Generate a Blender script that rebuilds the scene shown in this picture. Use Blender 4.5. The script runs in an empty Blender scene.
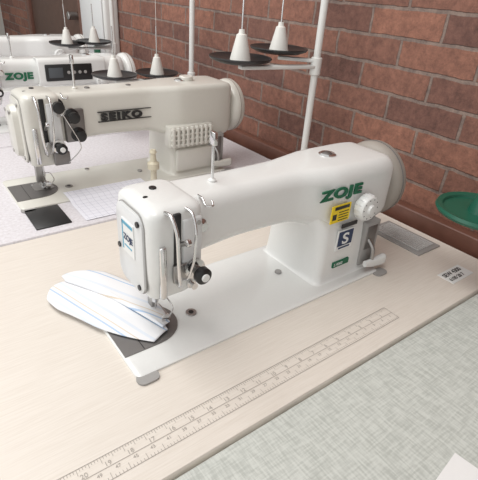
import bpy, bmesh, math, random
from mathutils import Vector, Matrix
random.seed(4)
S=bpy.context.scene
S.view_settings.view_transform='Standard'
TZ=0.75
# ---------------------------------------------------------------- materials
def nodes(m):
    m.use_nodes=True; return m.node_tree.nodes, m.node_tree.links, m.node_tree.nodes['Principled BSDF']
_m={}
def mat(name,col,rough=.5,metal=0,bump=0,bscale=200,var=0,coat=0):
    if name in _m: return _m[name]
    m=bpy.data.materials.new(name); n,l,b=nodes(m)
    b.inputs['Base Color'].default_value=(*col,1); b.inputs['Roughness'].default_value=rough
    b.inputs['Metallic'].default_value=metal; b.inputs['Coat Weight'].default_value=coat
    tc=n.new('ShaderNodeTexCoord'); no=n.new('ShaderNodeTexNoise'); no.inputs['Scale'].default_value=bscale
    l.new(tc.outputs['Object'],no.inputs['Vector'])
    if bump:
        bp=n.new('ShaderNodeBump'); bp.inputs['Strength'].default_value=bump; bp.inputs['Distance'].default_value=.001
        l.new(no.outputs['Fac'],bp.inputs['Height']); l.new(bp.outputs['Normal'],b.inputs['Normal'])
    v=var or .02
    mx=n.new('ShaderNodeMix'); mx.data_type='RGBA'
    mx.inputs[6].default_value=(*[max(0,c*(1-v)) for c in col],1); mx.inputs[7].default_value=(*[min(1,c*(1+v)) for c in col],1)
    l.new(no.outputs['Fac'],mx.inputs[0]); l.new(mx.outputs[2],b.inputs['Base Color'])
    _m[name]=m; return m
def brick_mat():
    m=bpy.data.materials.new('red_brick'); n,l,b=nodes(m)
    tc=n.new('ShaderNodeTexCoord'); sp=n.new('ShaderNodeSeparateXYZ'); cb=n.new('ShaderNodeCombineXYZ')
    l.new(tc.outputs['Object'],sp.inputs[0]); l.new(sp.outputs['Y'],cb.inputs['X']); l.new(sp.outputs['Z'],cb.inputs['Y'])
    ns=n.new('ShaderNodeTexNoise'); ns.inputs['Scale'].default_value=28; ns.inputs['Detail'].default_value=4
    l.new(tc.outputs['Object'],ns.inputs['Vector'])
    md=n.new('ShaderNodeVectorMath'); md.operation='MULTIPLY_ADD'; md.inputs[1].default_value=(.008,.008,.008)
    l.new(ns.outputs['Color'],md.inputs[0]); l.new(cb.outputs[0],md.inputs[2])
    br=n.new('ShaderNodeTexBrick'); br.offset=.5
    br.inputs['Scale'].default_value=1; br.inputs['Brick Width'].default_value=.185; br.inputs['Row Height'].default_value=.059
    br.inputs['Mortar Size'].default_value=.0045; br.inputs['Mortar Smooth'].default_value=.4
    br.inputs['Color1'].default_value=(.29,.138,.097,1); br.inputs['Color2'].default_value=(.145,.075,.062,1)
    br.inputs['Mortar'].default_value=(.24,.185,.16,1); br.inputs['Bias'].default_value=-.1
    l.new(md.outputs[0],br.inputs['Vector'])
    n2=n.new('ShaderNodeTexNoise'); n2.inputs['Scale'].default_value=50; n2.inputs['Detail'].default_value=8; n2.inputs['Roughness'].default_value=.8
    l.new(tc.outputs['Object'],n2.inputs['Vector'])
    rp=n.new('ShaderNodeValToRGB'); rp.color_ramp.elements[0].position=.32; rp.color_ramp.elements[0].color=(.52,.5,.52,1)
    rp.color_ramp.elements[1].position=.68; rp.color_ramp.elements[1].color=(1.3,1.25,1.2,1)
    l.new(n2.outputs['Fac'],rp.inputs[0])
    mx=n.new('ShaderNodeMix'); mx.data_type='RGBA'; mx.blend_type='MULTIPLY'; mx.inputs[0].default_value=1
    l.new(br.outputs['Color'],mx.inputs[6]); l.new(rp.outputs[0],mx.inputs[7]); l.new(mx.outputs[2],b.inputs['Base Color'])
    b.inputs['Roughness'].default_value=.9
    inv=n.new('ShaderNodeMath'); inv.operation='MULTIPLY_ADD'; inv.inputs[1].default_value=-1; inv.inputs[2].default_value=1
    l.new(br.outputs['Fac'],inv.inputs[0])
    ad=n.new('ShaderNodeMath'); ad.operation='MULTIPLY_ADD'; ad.inputs[1].default_value=.9
    l.new(n2.outputs['Fac'],ad.inputs[0]); l.new(inv.outputs[0],ad.inputs[2])
    bp=n.new('ShaderNodeBump'); bp.inputs['Strength'].default_value=.8; bp.inputs['Distance'].default_value=.004
    l.new(ad.outputs[0],bp.inputs['Height']); l.new(bp.outputs['Normal'],b.inputs['Normal'])
    return m
def laminate(name,c1,c2,sc=(6,160,6),rough=.42,weave=False,p0=.35,p1=.62):
    m=bpy.data.materials.new(name); n,l,b=nodes(m)
    tc=n.new('ShaderNodeTexCoord'); mp=n.new('ShaderNodeMapping'); mp.inputs['Scale'].default_value=sc
    l.new(tc.outputs['Object'],mp.inputs[0])
    no=n.new('ShaderNodeTexNoise'); no.inputs['Scale'].default_value=1; no.inputs['Detail'].default_value=6; no.inputs['Roughness'].default_value=.65
    l.new(mp.outputs[0],no.inputs['Vector']); fac=no.outputs['Fac']
    if weave:
        mp2=n.new('ShaderNodeMapping'); mp2.inputs['Scale'].default_value=(sc[1],sc[0],sc[2]); l.new(tc.outputs['Object'],mp2.inputs[0])
        no2=n.new('ShaderNodeTexNoise'); no2.inputs['Scale'].default_value=1; no2.inputs['Detail'].default_value=5; l.new(mp2.outputs[0],no2.inputs['Vector'])
        a=n.new('ShaderNodeMath'); a.operation='ADD'; l.new(no.outputs['Fac'],a.inputs[0]); l.new(no2.outputs['Fac'],a.inputs[1])
        h=n.new('ShaderNodeMath'); h.operation='MULTIPLY'; h.inputs[1].default_value=.5; l.new(a.outputs[0],h.inputs[0]); fac=h.outputs[0]
    rp=n.new('ShaderNodeValToRGB'); rp.color_ramp.elements[0].position=p0; rp.color_ramp.elements[0].color=(*c1,1)
    rp.color_ramp.elements[1].position=p1; rp.color_ramp.elements[1].color=(*c2,1)
    l.new(fac,rp.inputs[0]); l.new(rp.outputs[0],b.inputs['Base Color']); b.inputs['Roughness'].default_value=rough
    return m
M_white=mat('machine_white_enamel',(.755,.76,.745),.25,coat=.25)
M_white2=mat('machine_cream_enamel',(.66,.645,.59),.3,coat=.2)
M_plate=mat('faceplate_white',(.69,.70,.70),.3)
M_chrome=mat('chrome',(.72,.72,.72),.16,1)
M_steel=mat('brushed_steel',(.42,.41,.40),.36,1)
M_dsteel=mat('dark_steel',(.23,.22,.215),.42,.8)
M_black=mat('black_plastic',(.015,.015,.016),.35)
M_rub=mat('grey_rubber',(.33,.32,.31),.6)
M_wheel=mat('handwheel_taupe',(.34,.305,.27),.5)
M_green=mat('green_print',(.005,.12,.055),.5)
M_dgreen=mat('green_spool_plastic',(.01,.10,.06),.4)
M_blue=mat('navy_print',(.02,.04,.10),.5)
M_cyan=mat('light_blue_print',(.1,.35,.5),.5)
M_yel=mat('warning_yellow',(.85,.62,.02),.5)
M_lab=mat('label_white',(.78,.79,.78),.5)
M_pole=mat('pole_white_paint',(.70,.70,.68),.35)
M_cone=mat('cone_white_plastic',(.75,.74,.70),.45)
M_ink=mat('ruler_ink',(.40,.365,.33),.6)
M_cream=mat('cream_plastic',(.6,.55,.42),.4)
M_tbl=laminate('oak_laminate_pale',(.68,.62,.55),(.745,.69,.625),(16,460,16),.4)
M_tbl2=laminate('white_laminate_fleck',(.62,.59,.61),(.74,.72,.75),(150,150,20))
M_tbl0=laminate('grey_weave_laminate',(.45,.47,.435),(.61,.63,.59),(45,420,45),weave=True,p0=.40,p1=.58)
M_edge=mat('table_edge_band',(.5,.47,.43),.5)
M_frame=mat('steel_frame_grey',(.3,.32,.33),.5,.3)
M_motor=mat('motor_housing',(.08,.09,.1),.5)
M_wood=mat('red_brown_wood',(.15,.065,.045),.4,var=.25,bscale=40)
M_dwood=mat('dark_brown_wood',(.10,.055,.04),.5,var=.3,bscale=30)
M_plaster=mat('plaster',(.55,.54,.5),.9,bump=.3)
M_floor=mat('floor_lino',(.12,.12,.125),.5,var=.2,bscale=15)
M_brick=brick_mat()
# ---------------------------------------------------------------- geometry helpers
def finish(me,ang=38,smooth=True):
    bm=bmesh.new(); bm.from_mesh(me); bmesh.ops.remove_doubles(bm,verts=bm.verts,dist=1e-6)
    bmesh.ops.recalc_face_normals(bm,faces=bm.faces)
    for f in bm.faces: f.smooth=smooth
    for e in bm.edges:
        e.smooth = not (len(e.link_faces)==2 and e.calc_face_angle(0)>math.radians(ang))
    bm.to_mesh(me); bm.free()
def obj(name,verts,faces,m,parent=None,smooth=True,ang=38):
    me=bpy.data.meshes.new(name); me.from_pydata([tuple(v) for v in verts],[],faces); finish(me,ang,smooth)
    me.materials.append(m); o=bpy.data.objects.new(name,me); S.collection.objects.link(o)
    if parent: o.parent=parent
    return o
def empty(name,loc=(0,0,0)):
    e=bpy.data.objects.new(name,None); e.location=loc; e.empty_display_size=.05; S.collection.objects.link(e); return e
def rr(a0,a1,b0,b1,r,n=7):
    r=min(r,(a1-a0)/2-1e-5,(b1-b0)/2-1e-5); p=[]
    for cx,cy,s in ((a1-r,b1-r,0),(a0+r,b1-r,1),(a0+r,b0+r,2),(a1-r,b0+r,3)):
        for i in range(n+1):
            t=(s+i/n)*math.pi/2; p.append((cx+r*math.cos(t),cy+r*math.sin(t)))
    return p
def loft(name,rings,m,parent=None,ang=38):
    k=len(rings[0]); v=[p for r in rings for p in r]; f=[]
    for i in range(len(rings)-1):
        for j in range(k):
            a=i*k+j; b=i*k+(j+1)%k; f.append((a,b,b+k,a+k))
    f.append(tuple(range(k))[::-1]); f.append(tuple(range((len(rings)-1)*k,len(rings)*k)))
    return obj(name,v,f,m,parent,True,ang)
def interp(st,sub=4):
    out=[]
    for i in range(len(st)-1):
        p0=st[max(i-1,0)];p1=st[i];p2=st[i+1];p3=st[min(i+2,len(st)-1)]
        for s in range(sub):
            t=s/sub; q=[]
            for a,b,c,d in zip(p0,p1,p2,p3):
                m1=(c-a)*.35; m2=(d-b)*.35
                q.append((2*t**3-3*t*t+1)*b+(t**3-2*t*t+t)*m1+(-2*t**3+3*t*t)*c+(t**3-t*t)*m2)
            out.append(q)
    out.append(list(st[-1])); return out
def loftX(name,st,m,parent=None,sub=4):   # x,y0,y1,z0,z1,r
    return loft(name,[[(s[0],a,b) for a,b in rr(s[1],s[2],s[3],s[4],s[5])] for s in interp(st,sub)],m,parent)
def loftZ(name,st,m,parent=None,sub=4):   # z,x0,x1,y0,y1,r
    return loft(name,[[(a,b,s[0]) for a,b in rr(s[1],s[2],s[3],s[4],s[5])] for s in interp(st,sub)],m,parent)
def box(name,x0,x1,y0,y1,z0,z1,m,parent=None,bev=.002,seg=2):
    v=[(x,y,z) for x in (x0,x1) for y in (y0,y1) for z in (z0,z1)]
    f=[(0,1,3,2),(4,6,7,5),(0,4,5,1),(2,3,7,6),(0,2,6,4),(1,5,7,3)]
    me=bpy.data.meshes.new(name); me.from_pydata(v,[],f)
    bm=bmesh.new(); bm.from_mesh(me)
    bmesh.ops.recalc_face_normals(bm,faces=bm.faces)
    if bev: bmesh.ops.bevel(bm,geom=bm.edges[:],offset=bev,segments=seg,profile=.5,affect='EDGES')
    bm.to_mesh(me); bm.free(); finish(me,50)
    me.materials.append(m); o=bpy.data.objects.new(name,me); S.collection.objects.link(o)
    if parent: o.parent=parent
    return o
def axm(axis):
    z=Vector(axis).normalized(); return z.to_track_quat('Z','Y').to_matrix()
def lathe(name,prof,c,axis,m,parent=None,n=40):   # prof [(r,h)]
    R=axm(axis); rings=[]
    for r,h in prof:
        r=max(r,1e-5)
        rings.append([Vector(c)+R@Vector((r*math.cos(2*math.pi*i/n),r*math.sin(2*math.pi*i/n),h)) for i in range(n)])
    return loft(name,rings,m,parent)
def cyl(name,c,axis,r,h,m,parent=None,b=None,n=32):
    b=min(r,h)*.15 if b is None else b
    return lathe(name,[(r-b,0),(r,b),(r,h-b),(r-b,h)],c,axis,m,parent,n)
def tube(name,pts,r,m,parent=None,smooth=True,n=10,sub=6):
    P=[Vector(p) for p in pts]
    if smooth and len(P)>2:
        Q=[Vector(q) for q in interp([tuple(p) for p in P],sub)]
    else: Q=P
    rings=[]; up=None
    for i,q in enumerate(Q):
        d=(Q[min(i+1,len(Q)-1)]-Q[max(i-1,0)]).normalized()
        if up is None: up=Vector((0,0,1)) if abs(d.z)<.9 else Vector((1,0,0))
        a=d.cross(up).normalized(); up=a.cross(d).normalized()
        rings.append([q+r*(a*math.cos(2*math.pi*k/n)+up*math.sin(2*math.pi*k/n)) for k in range(n)])
    return loft(name,rings,m,parent,60)
def text(name,s,loc,right,up,size,m,parent=None,ext=.0003,bold=0,align='LEFT',sx=1,sp=1):
    cu=bpy.data.curves.new(name,'FONT'); cu.body=s; cu.size=size; cu.extrude=ext; cu.offset=bold; cu.align_x=align; cu.space_character=sp
    o=bpy.data.objects.new(name+'_tmp',cu); S.collection.objects.link(o)
    dg=bpy.context.evaluated_depsgraph_get(); me=bpy.data.meshes.new_from_object(o.evaluated_get(dg))
    bpy.data.objects.remove(o)
    r=Vector(right).normalized(); u=Vector(up).normalized(); w=r.cross(u)
    for v in me.vertices: v.co=Vector(loc)+r*v.co.x*sx+u*v.co.y+w*v.co.z
    me.materials.clear(); me.materials.append(m); o=bpy.data.objects.new(name,me); S.collection.objects.link(o)
    if parent: o.parent=parent
    return o
def grid_surface(name,fn,nu,nv,m,parent=None,thick=.0):
    v=[fn(i/nu,j/nv) for i in range(nu+1) for j in range(nv+1)]
    f=[(i*(nv+1)+j,i*(nv+1)+j+1,(i+1)*(nv+1)+j+1,(i+1)*(nv+1)+j) for i in range(nu) for j in range(nv)]
    o=obj(name,v,f,m,parent,True,80)
    if thick:
        md=o.modifiers.new('s','SOLIDIFY'); md.thickness=thick; md.offset=0
    return o
# ---------------------------------------------------------------- room
XW=.93
YB=4.6
def plane_box(name,a,b,m): return box(name,a[0],b[0],a[1],b[1],a[2],b[2],m,None,0)
plane_box('floor',(-3,-2.5,-.05),(XW+.1,YB+.1,0),M_floor)
plane_box('wall_right',(XW,-2.5,0),(XW+.1,YB,2.6),M_brick)
plane_box('wall_back',(-3,YB,0),(XW,YB+.1,2.6),M_plaster)
tr=box('trim_1',XW-.032,XW,-2.5,2.46,TZ-.075,TZ+.022,M_wood,None,.004)
# ---------------------------------------------------------------- tables
TX0,TX1=-.335,.865
def table(y0,y1,top,edge=M_edge):
    e=empty('sewing_table',(0,0,0))
    loftZ('tabletop',[(TZ-.04,TX0,TX1,y0,y1,.012),(TZ-.003,TX0,TX1,y0,y1,.012),(TZ,TX0+.002,TX1-.002,y0+.002,y1-.002,.012)],top,e,1)
    for i,x in enumerate((TX0+.12,TX1-.14)):
        box('leg_%d'%(i+1),x-.02,x+.02,(y0+y1)/2-.03,(y0+y1)/2+.03,.03,TZ-.04,M_frame,e)
        box('foot_%d'%(i+1),x-.025,x+.025,y0+.05,y1-.04,0,.035,M_frame,e,.006)
        box('top_rail_%d'%(i+1),x-.02,x+.02,y0+.08,y1-.08,TZ-.065,TZ-.04,M_frame,e)
    box('cross_bar',TX0+.12,TX1-.14,(y0+y1)/2-.01,(y0+y1)/2+.01,.25,.29,M_frame,e)
    box('treadle',.0,.35,(y0+y1)/2-.14,(y0+y1)/2+.1,.1,.115,M_frame,e,.005)
    lathe('motor',[(.03,-.1),(.07,-.09),(.075,.06),(.05,.09)],(.5,(y0+y1)/2,TZ-.2),(1,0,0),M_motor,e)
    box('motor_bracket',.45,.55,(y0+y1)/2-.04,(y0+y1)/2+.04,TZ-.13,TZ-.04,M_motor,e)
    return e
PIT=.567
Y1=.252
t0=table(Y1-PIT,Y1-.004,M_tbl0)
t1=table(Y1,.816,M_tbl)
t2=table(.821,.821+PIT-.006,M_tbl2)
t3=table(.821+PIT,.821+2*PIT-.006,M_tbl2)
t4=table(.821+2*PIT,.821+3*PIT-.006,M_tbl2)
t5=table(.821+3*PIT,.821+4*PIT-.006,M_tbl2)
def ruler(par):
    v=[];f=[]
    def q(x0,x1,y0,y1):
        i=len(v); z=TZ+.0004; v.extend([(x0,y0,z),(x1,y0,z),(x1,y1,z),(x0,y1,z)]); f.append((i,i+1,i+2,i+3))
    xa,xb=-.30,.565; ya,yb=.282,.312
    for y in (ya,(ya+yb)/2,yb): q(xa,xb,y-.00035,y+.00035)
    q(xb-.0005,xb+.0003,ya,yb)
    k=0; x=xb
    while x>xa:
        L=.008 if k%10==0 else (.006 if k%5==0 else .0035)
        q(x-.0003,x+.0003,ya,ya+L) if k%2==0 else None
        x-=.002; k+=1
    k=0; x=xb
    while x>xa:
        L=.008 if k%8==0 else (.006 if k%4==0 else .0035)
        q(x-.0003,x+.0003,yb-L,yb); x-=.0254/8; k+=1
    obj('printed_ruler',v,f,M_ink,par,False)
    for i in range(1,34):
        x=xb-i*.0254
        if x>xa: text('ruler_inch_%d'%i,str(i),(x+.001,yb-.0135,TZ+.0003),(1,0,0),(0,1,0),.008,M_ink,par,.0001)
    for i in range(1,86,2):
        x=xb-i*.01
        if x>xa: text('ruler_cm_%d'%i,str(i),(x,ya+.0085,TZ+.0003),(1,0,0),(0,1,0),.006,M_ink,par,.0001,align='CENTER')
ruler(t1)
box('label_sticker',.735,.805,.287,.320,TZ,TZ+.0008,M_lab,t1,0)
text('label_text','SEW 4300',(.74,.306,TZ+.0009),(1,0,0),(0,1,0),.013,M_black,t1,.0001,.0004)
text('label_text_small','6100 28 7',(.74,.293,TZ+.0009),(1,0,0),(0,1,0),.011,M_black,t1,.0001,.0003)
g=empty('belt_slot_grille',(.765,.40,TZ))
box('frame_plate',0,.075,-.02,.11,.0,.003,M_rub,g,.0005)
box('slot',.008,.067,-.010,.100,.0025,.0035,M_rub,g,0)
for i in range(8): box('bar_%d'%i,.011+i*.007,.0150+i*.007,-.010,.100,.003,.006,mat('grille_grey',(.5,.49,.48),.5),g,.0005)
# ---------------------------------------------------------------- sewing machines
def machine(loc,kind=1):
    e=empty('sewing_machine',loc)
    W={1:M_white,2:M_white2,3:M_white,4:M_white}[kind]
    L=.484 if kind!=2 else .53
    loftZ('bed',[(-.03,.004,L-.004,.004,.174,.006),(0.0,0,L,0,.178,.008),(.003,0,L,0,.178,.008),(.0045,.002,L-.002,.002,.176,.008)],W,e,1)
    pts=[(.002,.040),(.055,.040)]+[(.055+.046*math.sin(t*math.pi/16),.086-.046*math.cos(t*math.pi/16)) for t in range(1,16)]+[(.055,.132),(.002,.132)]
    loft('slide_plate',[[(x,y,.004) for x,y in pts],[(x,y,.0058) for x,y in pts]],M_dsteel,e)
    p2=rr(.050,.094,.078,.122,.006); loft('needle_plate',[[(x,y,.0055) for x,y in p2],[(x,y,.0068) for x,y in p2]],M_steel,e)
    box('plate_seam',.03,.0312,.041,.131,.0056,.0061,M_black,e,0)
    for i in range(4): box('feed_dog_%d'%i,.069+i*.004,.071+i*.004,.088,.112,.0065,.0078,M_chrome,e,.0003)
    for x,y in ((.055,.118),(.089,.118)): cyl('plate_screw',(x,y,.0066),(0,0,1),.003,.001,M_chrome,e)
    cyl('oil_cap',(.125,.075,.0043),(0,0,1),.0085,.0022,M_steel,e); cyl('oil_cap_slot',(.125,.075,.0064),(0,0,1),.004,.0006,M_black,e)
    cyl('bed_screw',(.2,.16,.0043),(0,0,1),.006,.003,M_chrome,e)
    cyl('bed_bolt',(.315,.09,.0043),(0,0,1),.006,.004,M_rub,e)
    for nm,x in (('cushion_left',.012),('cushion_right',L-.002)):
        p=rr(x-.014,x+.016,-.014,.006,.009); loft(nm,[[(a,b,.0005) for a,b in p],[(a,b,.003) for a,b in p]],M_rub,e)
    k=1.0 if kind!=2 else 1.1
    X=lambda x:.043+(x-.043)*k
    T=.0 if kind!=2 else .018
    R=.82 if kind!=2 else .5
    loftX('arm',[(X(.075),.052,.144,.114,.205+T,.028*R),(X(.12),.053,.144,.117,.204+T,.028*R),(X(.20),.057,.143,.121,.203+T,.028*R),
        (X(.30),.055,.145,.118,.204+T,.028*R),(X(.345),.043,.150,.106,.206+T,.028*R),(X(.38),.034,.155,.09,.207+T,.028*R),(X(.47),.031,.156,.088,.207+T,.028*R),
        (X(.505),.034,.154,.092,.206+T,.030*R),(X(.516),.042,.147,.10,.2+T,.030*R),(X(.519),.055,.134,.115,.187+T,.03*R)],W,e)
    loftZ('column',[(.004,X(.338),X(.490),.018,.172,.014),(.010,X(.344),X(.485),.024,.168,.014),(.05,X(.346),X(.484),.026,.165,.015),
        (.088,X(.345),X(.486),.029,.162,.018),(.105,X(.341),X(.49),.032,.158,.022),(.12,X(.333),X(.492),.04,.152,.022),(.14,X(.32),X(.49),.05,.15,.02)],W,e)
    loftZ('head',[(.072,.056,.104,.056,.124,.014),(.075,.048,.112,.048,.132,.015),(.11,.0435,.120,.041,.140,.016),(.175+T,.043,.122,.039,.143,.016),
        (.199+T,.045,.122,.041,.142,.016),(.206+T,.052,.116,.048,.135,.016),(.2085+T,.062,.11,.058,.125,.014)],W,e)
    rings=[]
    for x,g_ in ((.0435,0),(.0400,0),(.0385,.003)):
        rings.append([(x,a,b) for a,b in rr(.053+g_,.128-g_,.080+g_,.196+T-g_,.018)])
    loft('face_plate',rings,M_plate if kind!=2 else W,e)
    rings=[[(x,a,b) for a,b in rr(.0515,.1295,.0785,.1975+T,.0195)] for x in (.0435,.0425)]
    loft('face_plate_seam',rings,M_rub,e)
    for y,z in ((.061,.186+T),(.063,.092),(.12,.13)): cyl('face_screw',(.0390,y,z),(-1,0,0),.004,.0025,M_black if kind!=2 else M_steel,e)
    hx=X(.519); hz=.14+T*.6
    lathe('handwheel',[(.03,0),(.052,.002),(.062,.008),(.068,.014),(.070,.022),(.070,.036),(.066,.042),(.056,.044),(.05,.038),(.02,.036),(.018,.05),(.0,.05)],(hx,.102,hz),(1,0,0),M_wheel if kind==1 else W,e,56)
    lathe('handwheel_groove',[(.0704,.0),(.0712,.0015),(.0704,.003)],(hx+.026,.102,hz),(1,0,0),M_dsteel if kind==1 else M_wheel,e,56)
    dx=X(.428); dz=.138
    if kind!=2:
        lathe('stitch_dial',[(.012,0),(.013,.008),(.0215,.009),(.0225,.012),(.0225,.022),(.020,.026),(.009,.027),(.008,.031),(0,.032)],(dx,.034,dz),(0,-1,0),W,e)
        for i in range(16):
            a=i*math.pi/8; box('dial_rib_%d'%i,dx+.0218*math.cos(a)-.0012,dx+.0218*math.cos(a)+.0012,.012,.024,dz+.0218*math.sin(a)-.0012,dz+.0218*math.sin(a)+.0012,M_plate,e,.0004)
        for i in range(10):
            a=i*math.pi/5; cyl('dial_mark_%d'%i,(dx+.017*math.cos(a),.0082,dz+.017*math.sin(a)),(0,-1,0),.0012,.0006,M_black,e,0,8)
    box('lever_recess',X(.448),X(.4875),.0205,.04,.012,.10,M_rub,e,.003)
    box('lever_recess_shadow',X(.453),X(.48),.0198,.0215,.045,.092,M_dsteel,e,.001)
    loftX('reverse_lever',[(X(.448),.004,.012,.018,.030,.004),(X(.47),.002,.012,.012,.03,.005),(X(.498),.0,.013,.010,.032,.006),(X(.503),.002,.011,.014,.028,.004)],W,e)
    tube('lever_shaft',[(X(.462),.022,.065),(X(.465),.01,.05),(X(.466),.008,.024)],.004,M_steel,e)
    cyl('needle_bar',(.078,.100,.034),(0,0,1),.0036,.044,M_chrome,e,.0004,16)
    cyl('needle_clamp',(.078,.100,.030),(0,0,1),.005,.010,M_chrome,e,.0006,16)
    cyl('needle',(.078,.100,.006),(0,0,1),.0009,.026,M_chrome,e,0,8)
    cyl('presser_bar',(.078,.113,.024),(0,0,1),.004,.053,M_chrome,e,.0004,16)
    box('presser_shank',.0735,.0825,.104,.117,.014,.03,M_steel,e,.001)
    for s in (-1,1): 
        prof=((.117,.008),(.082,.008),(.076,.0125),(.078,.0145),(.084,.0105),(.117,.014))
        loft('presser_toe_%d'%(s+2),[[(.078+s*.0045+o_,y0,z0) for y0,z0 in prof] for o_ in (-.0028,.0028)],M_chrome,e)
    box('finger_guard',.072,.084,.068,.0695,.014,.026,M_chrome,e,.0005)
    tube('guard_wire',[(.084,.069,.02),(.094,.075,.028),(.094,.104,.034),(.083,.11,.034)],.0009,M_chrome,e)
    box('takeup_slot',.076,.086,.037,.045,.11,.2+T,M_black,e,.001)
    tube('takeup_guard',[(.066,.042,.204+T),(.066,.026,.205+T),(.067,.014,.185+T),(.069,.014,.14),(.074,.020,.108),(.08,.038,.098)],.0024,M_chrome,e)
    tube('takeup_guard_inner',[(.094,.042,.204+T),(.095,.026,.202+T),(.094,.016,.182+T),(.091,.015,.142),(.087,.022,.114),(.083,.038,.104)],.0019,M_chrome,e)
    tube('takeup_lever',[(.082,.045,.15),(.082,.03,.162),(.081,.012,.172)],.0032,M_steel,e)
    cyl('takeup_eye',(.0775,.012,.173),(1,0,0),.005,.006,M_chrome,e)
    box('thread_hook_plate',.055,.064,.034,.042,.082,.16,M_chrome,e,.002)
    box('front_plate',.088,.117,.037,.044,.10,.19+T,M_plate,e,.003)
    for z in (.108,.182): cyl('front_plate_screw',(.111,.0372,z),(0,-1,0),.003,.0018,M_steel,e)
    tx,tz=.103,.118
    lathe('tension_base',[(.012,0),(.013,.004),(.010,.006)],(tx,.040,tz),(0,-1,0),M_chrome,e)
    lathe('tension_discs',[(.004,.004),(.0145,.007),(.0145,.008),(.006,.0095),(.0145,.0115),(.0145,.0125),(.004,.015)],(tx,.042,tz),(0,-1,0),M_chrome,e)
    for i in range(4): lathe('tension_spring_%d'%i,[(.0055,0),(.0068,.0008),(.0055,.0016)],(tx,.0265-i*.0024,tz),(0,-1,0),M_steel,e)
    lathe('tension_knob',[(.006,0),(.0115,.001),(.0115,.009),(.009,.011),(.003,.0115)],(tx,.0175,tz),(0,-1,0),M_black,e)
    cyl('tension_stud',(tx,.0065,tz),(0,-1,0),.0055,.003,M_lab,e)
    tube('check_spring',[(tx-.012,.036,tz+.004),(tx-.022,.03,tz+.012),(tx-.026,.028,tz+.004)],.0009,M_chrome,e)
    box('tension_guide_plate',tx-.03,tx-.006,.034,.038,tz-.016,tz+.01,M_steel,e,.001)
    lathe('lower_thread_pin',[(.007,0),(.007,.004),(.003,.005),(.003,.01),(.005,.012)],(.104,.044,.088),(0,-1,0),M_chrome,e)
    lathe('pretension',[(.008,0),(.009,.004),(.004,.006),(.004,.011),(.006,.013)],(.124,.056,.168+T),(0,-1,0),M_chrome,e)
    zt=.2025+T
    tube('arm_thread_guide',[(.130,.07,zt),(.128,.056,zt+.001),(.127,.046,zt-.005),(.136,.043,zt-.006),(.140,.052,zt-.003)],.0014,M_chrome,e)
    px=.172
    lathe('thread_post_base',[(.006,0),(.006,.006),(.003,.008)],(px,.1,.2+T),(0,0,1),W,e)
    tube('thread_post',[(px,.1,.205+T),(px,.1,.268+T)],.0022,M_chrome,e,False)
    box('thread_post_head',px-.003,px+.003,.094,.106,.256+T,.274+T,M_chrome,e,.001)
    lathe('oil_sight',[(.015,-.004),(.015,.003),(.012,.005),(.009,.004)],(X(.405),.1,.2055+T),(0,0,1),M_chrome,e)
    lathe('oil_sight_glass',[(.0095,.0),(.009,.004),(.005,.0065),(0,.007)],(X(.405),.1,.2055+T),(0,0,1),M_dsteel,e)
    cyl('top_screw',(.062,.085,.2065+T),(0,0,1),.0035,.002,M_black,e); cyl('top_plug',(.082,.105,.2075+T),(0,0,1),.005,.003,M_black,e)
    if kind==1:
        text('maker_lettering','ZOJE',(X(.332),.0332,.162),(1,-.03,0),(0,0,1),.0235,M_green,e,.0012,.0010,sx=1.62,sp=1.12)
        box('caution_label',.356,.400,.0272,.0292,.119,.150,M_yel,e,0)
        box('caution_header',.362,.396,.0265,.0275,.1425,.1480,M_black,e,0)
        for i in range(4): box('caution_line_%d'%i,.373,.396,.0267,.0275,.122+i*.0048,.1233+i*.0048,M_black,e,0)
        box('caution_icon',.359,.368,.0267,.0275,.125,.135,M_black,e,0)
        box('maker_badge',.380,.420,.0252,.0275,.062,.100,M_lab,e,0)
        box('maker_badge_field',.382,.418,.0247,.0255,.070,.098,M_blue,e,0)
        text('badge_s','S',(.400,.0245,.0735),(1,0,0),(0,0,1),.029,M_lab,e,.0003,.0006,'CENTER',sx=1.25)
        box('badge_bar',.386,.414,.0247,.0254,.0645,.0675,M_blue,e,0)
        box('size_label',.386,.424,.0252,.0275,.1045,.1115,M_black,e,0)
        box('green_label',.378,.418,.0222,.0262,.030,.040,M_green,e,0)
        text('green_label_text','S 9060',(.380,.0221,.0325),(1,0,0),(0,0,1),.008,M_lab,e,.0001)
        box('face_label',.0370,.0387,.072,.107,.130,.178,M_lab,e,0)
        box('face_label_stripe_top',.0366,.0372,.074,.105,.171,.1755,M_cyan,e,0)
        box('face_label_stripe_side',.0366,.0372,.103,.1055,.133,.175,M_cyan,e,0)
        text('face_label_text','ZOJE',(.0366,.101,.150),(0,-1,0),(0,0,1),.012,M_blue,e,.0002,.0003)
        box('face_label_line',.0366,.0372,.078,.10,.14,.142,M_cyan,e,0)
    if kind==2:
        text('maker_lettering','SEIKO',(.210,.0525,.158),(1,0,0),(0,0,1),.021,M_black,e,.0022,.0012,sx=1.5,sp=1.25)
        box('lettering_bar',.203,.335,.0525,.058,.1535,.1550,M_black,e,0); box('lettering_bar_top',.203,.335,.0525,.058,.1755,.1770,M_black,e,0)
        box('fin_base',.368,.495,.020,.05,.078,.132,W,e,.003)
        for i in range(9): box('cooling_fin_%d'%i,.372+i*.0135,.380+i*.0135,.012,.03,.080,.130,W,e,.002)
        for i in range(4): box('cooling_fin_bar_%d'%i,.37,.493,.0135,.03,.084+i*.0125,.088+i*.0125,W,e,.001)
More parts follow.
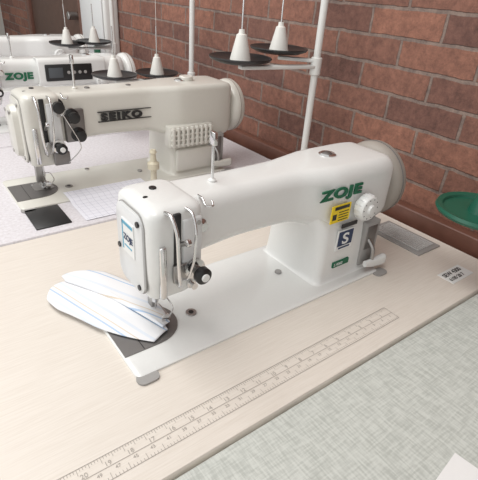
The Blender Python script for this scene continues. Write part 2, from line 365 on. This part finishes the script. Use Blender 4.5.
        for i,(x,z) in enumerate(((.142,.176),(.152,.135),(.112,.2))):
            lathe('extra_tension_%d'%i,[(.006,0),(.016,.006),(.016,.008),(.006,.012),(.012,.018),(.012,.028),(.004,.03)],(x,.054,z),(0,-1,0),M_black,e)
            lathe('extra_tension_ring_%d'%i,[(.012,0),(.0165,.002),(.0165,.005),(.012,.006)],(x,.054,z),(0,-1,0),M_chrome,e)
        box('tension_block',.125,.17,.046,.056,.118,.19,M_dsteel,e,.004)
        box('front_lever',.09,.125,.03,.04,.075,.105,M_dsteel,e,.004)
        tube('thread_wire',[(.112,.03,.2),(.13,.022,.16),(.15,.028,.11),(.12,.03,.08)],.0012,M_chrome,e)
        box('front_cover',.385,.50,.018,.03,.012,.072,W,e,.006)
        for x in (.2,.3): cyl('arm_plug',(x,.1,.2205),(0,0,1),.006,.003,M_dsteel,e)
        loftX('side_gear_cover',[(.024,.072,.112,.10,.19,.018),(.028,.066,.118,.092,.198,.022),(.0385,.064,.12,.09,.2,.022)],W,e,1)
        for y,z in ((.076,.188),(.106,.188),(.091,.104)): cyl('gear_cover_screw',(.0245,y,z),(-1,0,0),.004,.002,M_steel,e)
        box('foot_driver',.06,.075,.088,.1,.02,.08,M_steel,e,.002)
        tube('rear_lifter',[(.10,.15,.14),(.10,.175,.12),(.10,.18,.09)],.004,M_steel,e)
        cyl('top_regulator',(.46,.1,.2235),(0,0,1),.018,.012,W,e)
    if kind==3:
        loftX('display_housing',[(.232,.03,.075,.128,.205,.012),(.24,.022,.08,.125,.21,.014),(.43,.022,.08,.125,.21,.014),(.44,.03,.075,.128,.205,.012)],W,e)
        box('display_panel',.246,.395,.0185,.0225,.142,.192,M_black,e,.003)
        box('display_screen',.256,.30,.0178,.019,.152,.182,M_motor,e,.001)
        for i in range(4): cyl('display_button_%d'%i,(.318+i*.018,.0185,.167),(0,-1,0),.005,.002,M_rub,e)
        text('display_lettering','ZOJE',(.135,.050,.148),(1,0,0),(0,0,1),.026,M_green,e,.0015,.0014,sx=1.3,sp=1.1)
        box('green_stripe',.445,.517,.029,.034,.150,.157,M_green,e,0)
    return e
m1=machine((.162,.388,TZ),1)
m2=machine((.162,.945,TZ),2)
m3=machine((.162,1.522,TZ),3)
m4=machine((.20,2.089,TZ),4)
box('rubber_mat',.165,.235,.845,.940,TZ,TZ+.003,M_black,t2,.001)
def padz(y): return TZ+.0016+(.0055)*min(1,max(0,(y-.925)/.02))
ys=[.838,.88,.915,.925,.93,.935,.94,.945,.96,.985]
pv=[];pf=[]
for y in ys: pv+=[(.262,y,padz(y)),(.455,y,padz(y))]
for i in range(len(ys)-1): pf.append((2*i,2*i+1,2*i+3,2*i+2))
gp=obj('grid_sheet',pv,pf,mat('pad_lilac',(.80,.80,.86),.6),t2)
v=[];f=[]
for i in range(13):
    x=.27+i*.0142
    for a,b_ in zip(ys[:-1],ys[1:]):
        k=len(v); v+=[(x,a,padz(a)+.0004),(x+.0007,a,padz(a)+.0004),(x+.0007,b_,padz(b_)+.0004),(x,b_,padz(b_)+.0004)]; f.append((k,k+1,k+2,k+3))
for i in range(10):
    y=.845+i*.0145; k=len(v); z=padz(y+.0007)+.0005; v+=[(.266,y,z),(.451,y,z),(.451,y+.0007,z),(.266,y+.0007,z)]; f.append((k,k+1,k+2,k+3))
obj('grid_sheet_lines',v,f,mat('pad_ink',(.55,.55,.62),.6),t2,False)
bw=empty('bobbin_winder',(.462,.925,TZ))
lathe('base',[(.016,0),(.016,.004),(.008,.008),(.007,.05)],(0,0,0),(0,0,1),M_cream,bw)
lathe('spindle_cap',[(.007,.048),(.014,.052),(.014,.066),(.008,.07),(.006,.088),(.009,.092),(.006,.098)],(0,0,0),(0,0,1),M_cream,bw)
# ---------------------------------------------------------------- thread stands
def stand(pole,discs,green=False,h=.75):
    e=empty('thread_stand',(pole[0],pole[1],TZ+.0005))
    cyl('pole',(0,0,0),(0,0,1),.0085,h,M_pole,e,.001,20)
    lathe('pole_foot',[(.022,0),(.022,.006),(.012,.012),(.011,.03)],(0,0,0),(0,0,1),M_pole,e)
    cyl('pole_collar',(0,0,discs[0][2]-.035),(0,0,1),.013,.04,M_pole,e)
    for i,(x,y,z) in enumerate(discs):
        x-=pole[0]; y-=pole[1]
        d=Vector((x,y,0)); L=d.length; a=math.atan2(y,x)
        b=box('arm_%d'%i,0,L,-.010,.010,-.008,.0,M_pole,e,.002); b.rotation_euler=(0,0,a); b.location=(0,0,z-.012)
        lathe('spool_disc_%d'%i,[(.01,-.006),(.05,-.005),(.066,.001),(.069,.005),(.068,.007),(.062,.004),(.045,.0),(.0,.0)],(x,y,z),(0,0,1),M_black,e,48)
        if green:
            lathe('spool_rim_%d'%i,[(.060,.005),(.062,.009),(.071,.011),(.073,.006),(.070,.001)],(x,y,z),(0,0,1),M_dgreen,e,48)
        lathe('spool_cone_%d'%i,[(.023,.0),(.022,.004),(.012,.045),(.011,.05),(.007,.052),(.006,.06)],(x,y,z),(0,0,1),M_dgreen if green else M_cone,e,28)
        cyl('spool_pin_%d'%i,(x,y,z+.05),(0,0,1),.002,.09,M_chrome,e,0,10)
        tube('guide_arm_%d'%i,[(0,0,h-.02),(x*.5,y*.5,h-.02),(x,y,h-.02),(x,y,h-.03)],.003,M_chrome,e)
        cyl('thread_%d'%i,(x,y,z+.13),(0,0,1),.0006,h-.16-z,M_cone,e,0,6)
    return e
s1=stand((.83,.795),[(.63,.83,.305),(.765,.86,.318)])
s2=stand((.83,1.36),[(.57,1.385,.178),(.715,1.385,.178)])
s3=stand((.80,1.93),[(.615,1.95,.20),(.725,1.95,.205)])
s0=stand((.85,.215),[(.742,.288,.138)],True)
# ---------------------------------------------------------------- sewn cloth piece
mc=bpy.data.materials.new('striped_cotton'); n,l,b=nodes(mc)
tc=n.new('ShaderNodeTexCoord'); sp=n.new('ShaderNodeSeparateXYZ'); l.new(tc.outputs['UV'],sp.inputs[0])
rp=n.new('ShaderNodeValToRGB'); cr=rp.color_ramp; cr.interpolation='CONSTANT'
W_=(.80,.81,.83,1); B_=(.45,.58,.76,1); T_=(.70,.61,.50,1); G_=(.70,.75,.82,1)
cr.elements[0].position=0; cr.elements[0].color=W_; cr.elements[1].position=.16; cr.elements[1].color=B_
for p,c in ((.19,W_),(.3,T_),(.32,W_),(.44,G_),(.5,W_),(.6,B_),(.63,W_),(.7,T_),(.72,W_),(.84,G_),(.9,W_)):
    q=cr.elements.new(p); q.color=c
ml=n.new('ShaderNodeMath'); ml.operation='FRACT'; mm=n.new('ShaderNodeMath'); mm.operation='MULTIPLY'; mm.inputs[1].default_value=1.1
l.new(sp.outputs['Y'],mm.inputs[0]); l.new(mm.outputs[0],ml.inputs[0]); l.new(ml.outputs[0],rp.inputs[0]); l.new(rp.outputs[0],b.inputs['Base Color']); b.inputs['Roughness'].default_value=.9
ce=empty('striped_fabric_piece',(0,0,TZ))
def leaf(name,A,B,w0,w1,h,z0,phase=0,lift=0,sk=.3,bnd=.010,e0=.62,e1=.35):
    A=Vector(A);B=Vector(B);ax=(B-A);L=ax.length;ax.normalize();nr=Vector((-ax.y,ax.x))
    def fn(u,v_):
        env=min(1,(e0+(1-e0)*min(1,u/.22)**.6))*(1-(1-e1)*max(0,(u-.55)/.45)**1.7)
        bend=bnd*math.sin(math.pi*u)
        s=(v_-.5)*2
        off=(w1 if s>0 else w0)*s*env
        round_=.012*s*s*(1-u)**6
        p=A+ax*(L*u+round_)+nr*(off+bend)
        z=z0+h*env*(1-abs(s)**2.5)*(1-.5*u)+.0008*math.sin(11*u+4*v_+phase)*(1-abs(s)**2)+lift*max(0,s)**1.5*env*(1-u)
        return (p.x,p.y,max(z,.0016))
    o=grid_surface(name,fn,56,28,mc,ce,.001)
    uv=o.data.uv_layers.new(name='UVMap')
    for lp in o.data.loops:
        c=o.data.vertices[lp.vertex_index].co; d=Vector((c.x,c.y))-A
        t=d.dot(ax); w=d.dot(nr)
        uv.data[lp.index].uv=(t/L,(w+sk*t+.06+.25*c.z)/.09)
    return o
leaf('lower_layer',(.136,.630),(.222,.438),.042,.046,.004,.0082,0,0,.10,.006)
leaf('upper_fold',(.150,.640),(.232,.448),.004,.042,.009,.0125,2,.007,-.12,.010)
pe=obj('paper_sheet',[(.413,.096,TZ+.001),(.203,.07,TZ+.001),(.24,-.225,TZ+.001),(.45,-.199,TZ+.001)],[(0,1,2,3)],mat('paper',(.82,.81,.80),.7),None,False)
md=pe.modifiers.new('s','SOLIDIFY'); md.thickness=.0004
# ---------------------------------------------------------------- far items
d=empty('door_1',(XW,2.56,0))
box('door_leaf',-.03,0,0,.95,0,2.0,M_dwood,d,.004)
for i,y in enumerate((-.07,.95)): box('door_frame_%d'%i,-.05,0,y,y+.07,0,2.06,M_wood,d,.004)
box('door_frame_top',-.05,0,-.07,1.02,2.0,2.07,M_wood,d,.004)
cyl('door_handle',(-.03,.08,1.0),(-1,0,0),.02,.05,M_steel,d)
ub=empty('wall_control_box',(XW,2.16,.78))
box('case',-.07,0,0,.3,0,.5,M_pole,ub,.012); box('lid',-.078,-.07,.015,.285,.02,.48,M_plate,ub,.004); box('green_switch',-.088,-.078,.06,.12,.06,.12,M_green,ub,.003)
box('conduit',-.03,-.005,.12,.15,.5,1.8,M_pole,ub,.006)
fp=empty('folded_fabric_pile',(.47,2.66,TZ+.002))
cols=[(.45,.5,.42),(.62,.6,.52),(.3,.42,.36),(.6,.55,.55),(.5,.55,.6)]
for i,c in enumerate(cols):
    loftZ('fabric_fold_%d'%i,[(i*.024,.01,.26,.01,.2,.02),(i*.024+.004,0,.27+.01*(i%2),0,.21,.03),(i*.024+.018,0,.27+.01*(i%2),0,.21,.03),(i*.024+.023,.01,.26,.01,.2,.02)],mat('fabric_%d'%i,c,.95,var=.3,bscale=60),fp,1)
# ---------------------------------------------------------------- lights
w=bpy.data.worlds.new('w'); S.world=w; w.use_nodes=True
w.node_tree.nodes['Background'].inputs[0].default_value=(1,.99,.975,1); w.node_tree.nodes['Background'].inputs[1].default_value=.76
def area(name,loc,rot,sx,sy,p,col):
    L=bpy.data.lights.new(name,'AREA'); L.shape='RECTANGLE'; L.size=sx; L.size_y=sy; L.energy=p; L.color=col
    o=bpy.data.objects.new(name,L); o.location=loc; o.rotation_euler=rot; S.collection.objects.link(o)
area('ceiling_light',(-.15,1.2,2.5),(0,0,0),.5,2.4,27,(1,.98,.95))
area('window_light',(-2.4,1.2,1.8),(0,math.radians(-65),0),1.6,2.4,24,(.98,.99,1))
# ---------------------------------------------------------------- camera
cd=bpy.data.cameras.new('camera'); cam=bpy.data.objects.new('camera',cd); S.collection.objects.link(cam)
r=Vector((.8018,-.5943,.0648)); fw=Vector((.5434,.6792,-.4923)).normalized(); r=(r-fw*r.dot(fw)).normalized(); u=r.cross(fw)
M=Matrix((( r.x,u.x,-fw.x,0),(r.y,u.y,-fw.y,0),(r.z,u.z,-fw.z,TZ+.445),(0,0,0,1)))
cam.matrix_world=M; cd.lens=448/480*36; cd.sensor_width=36; cd.clip_start=.01
S.camera=cam
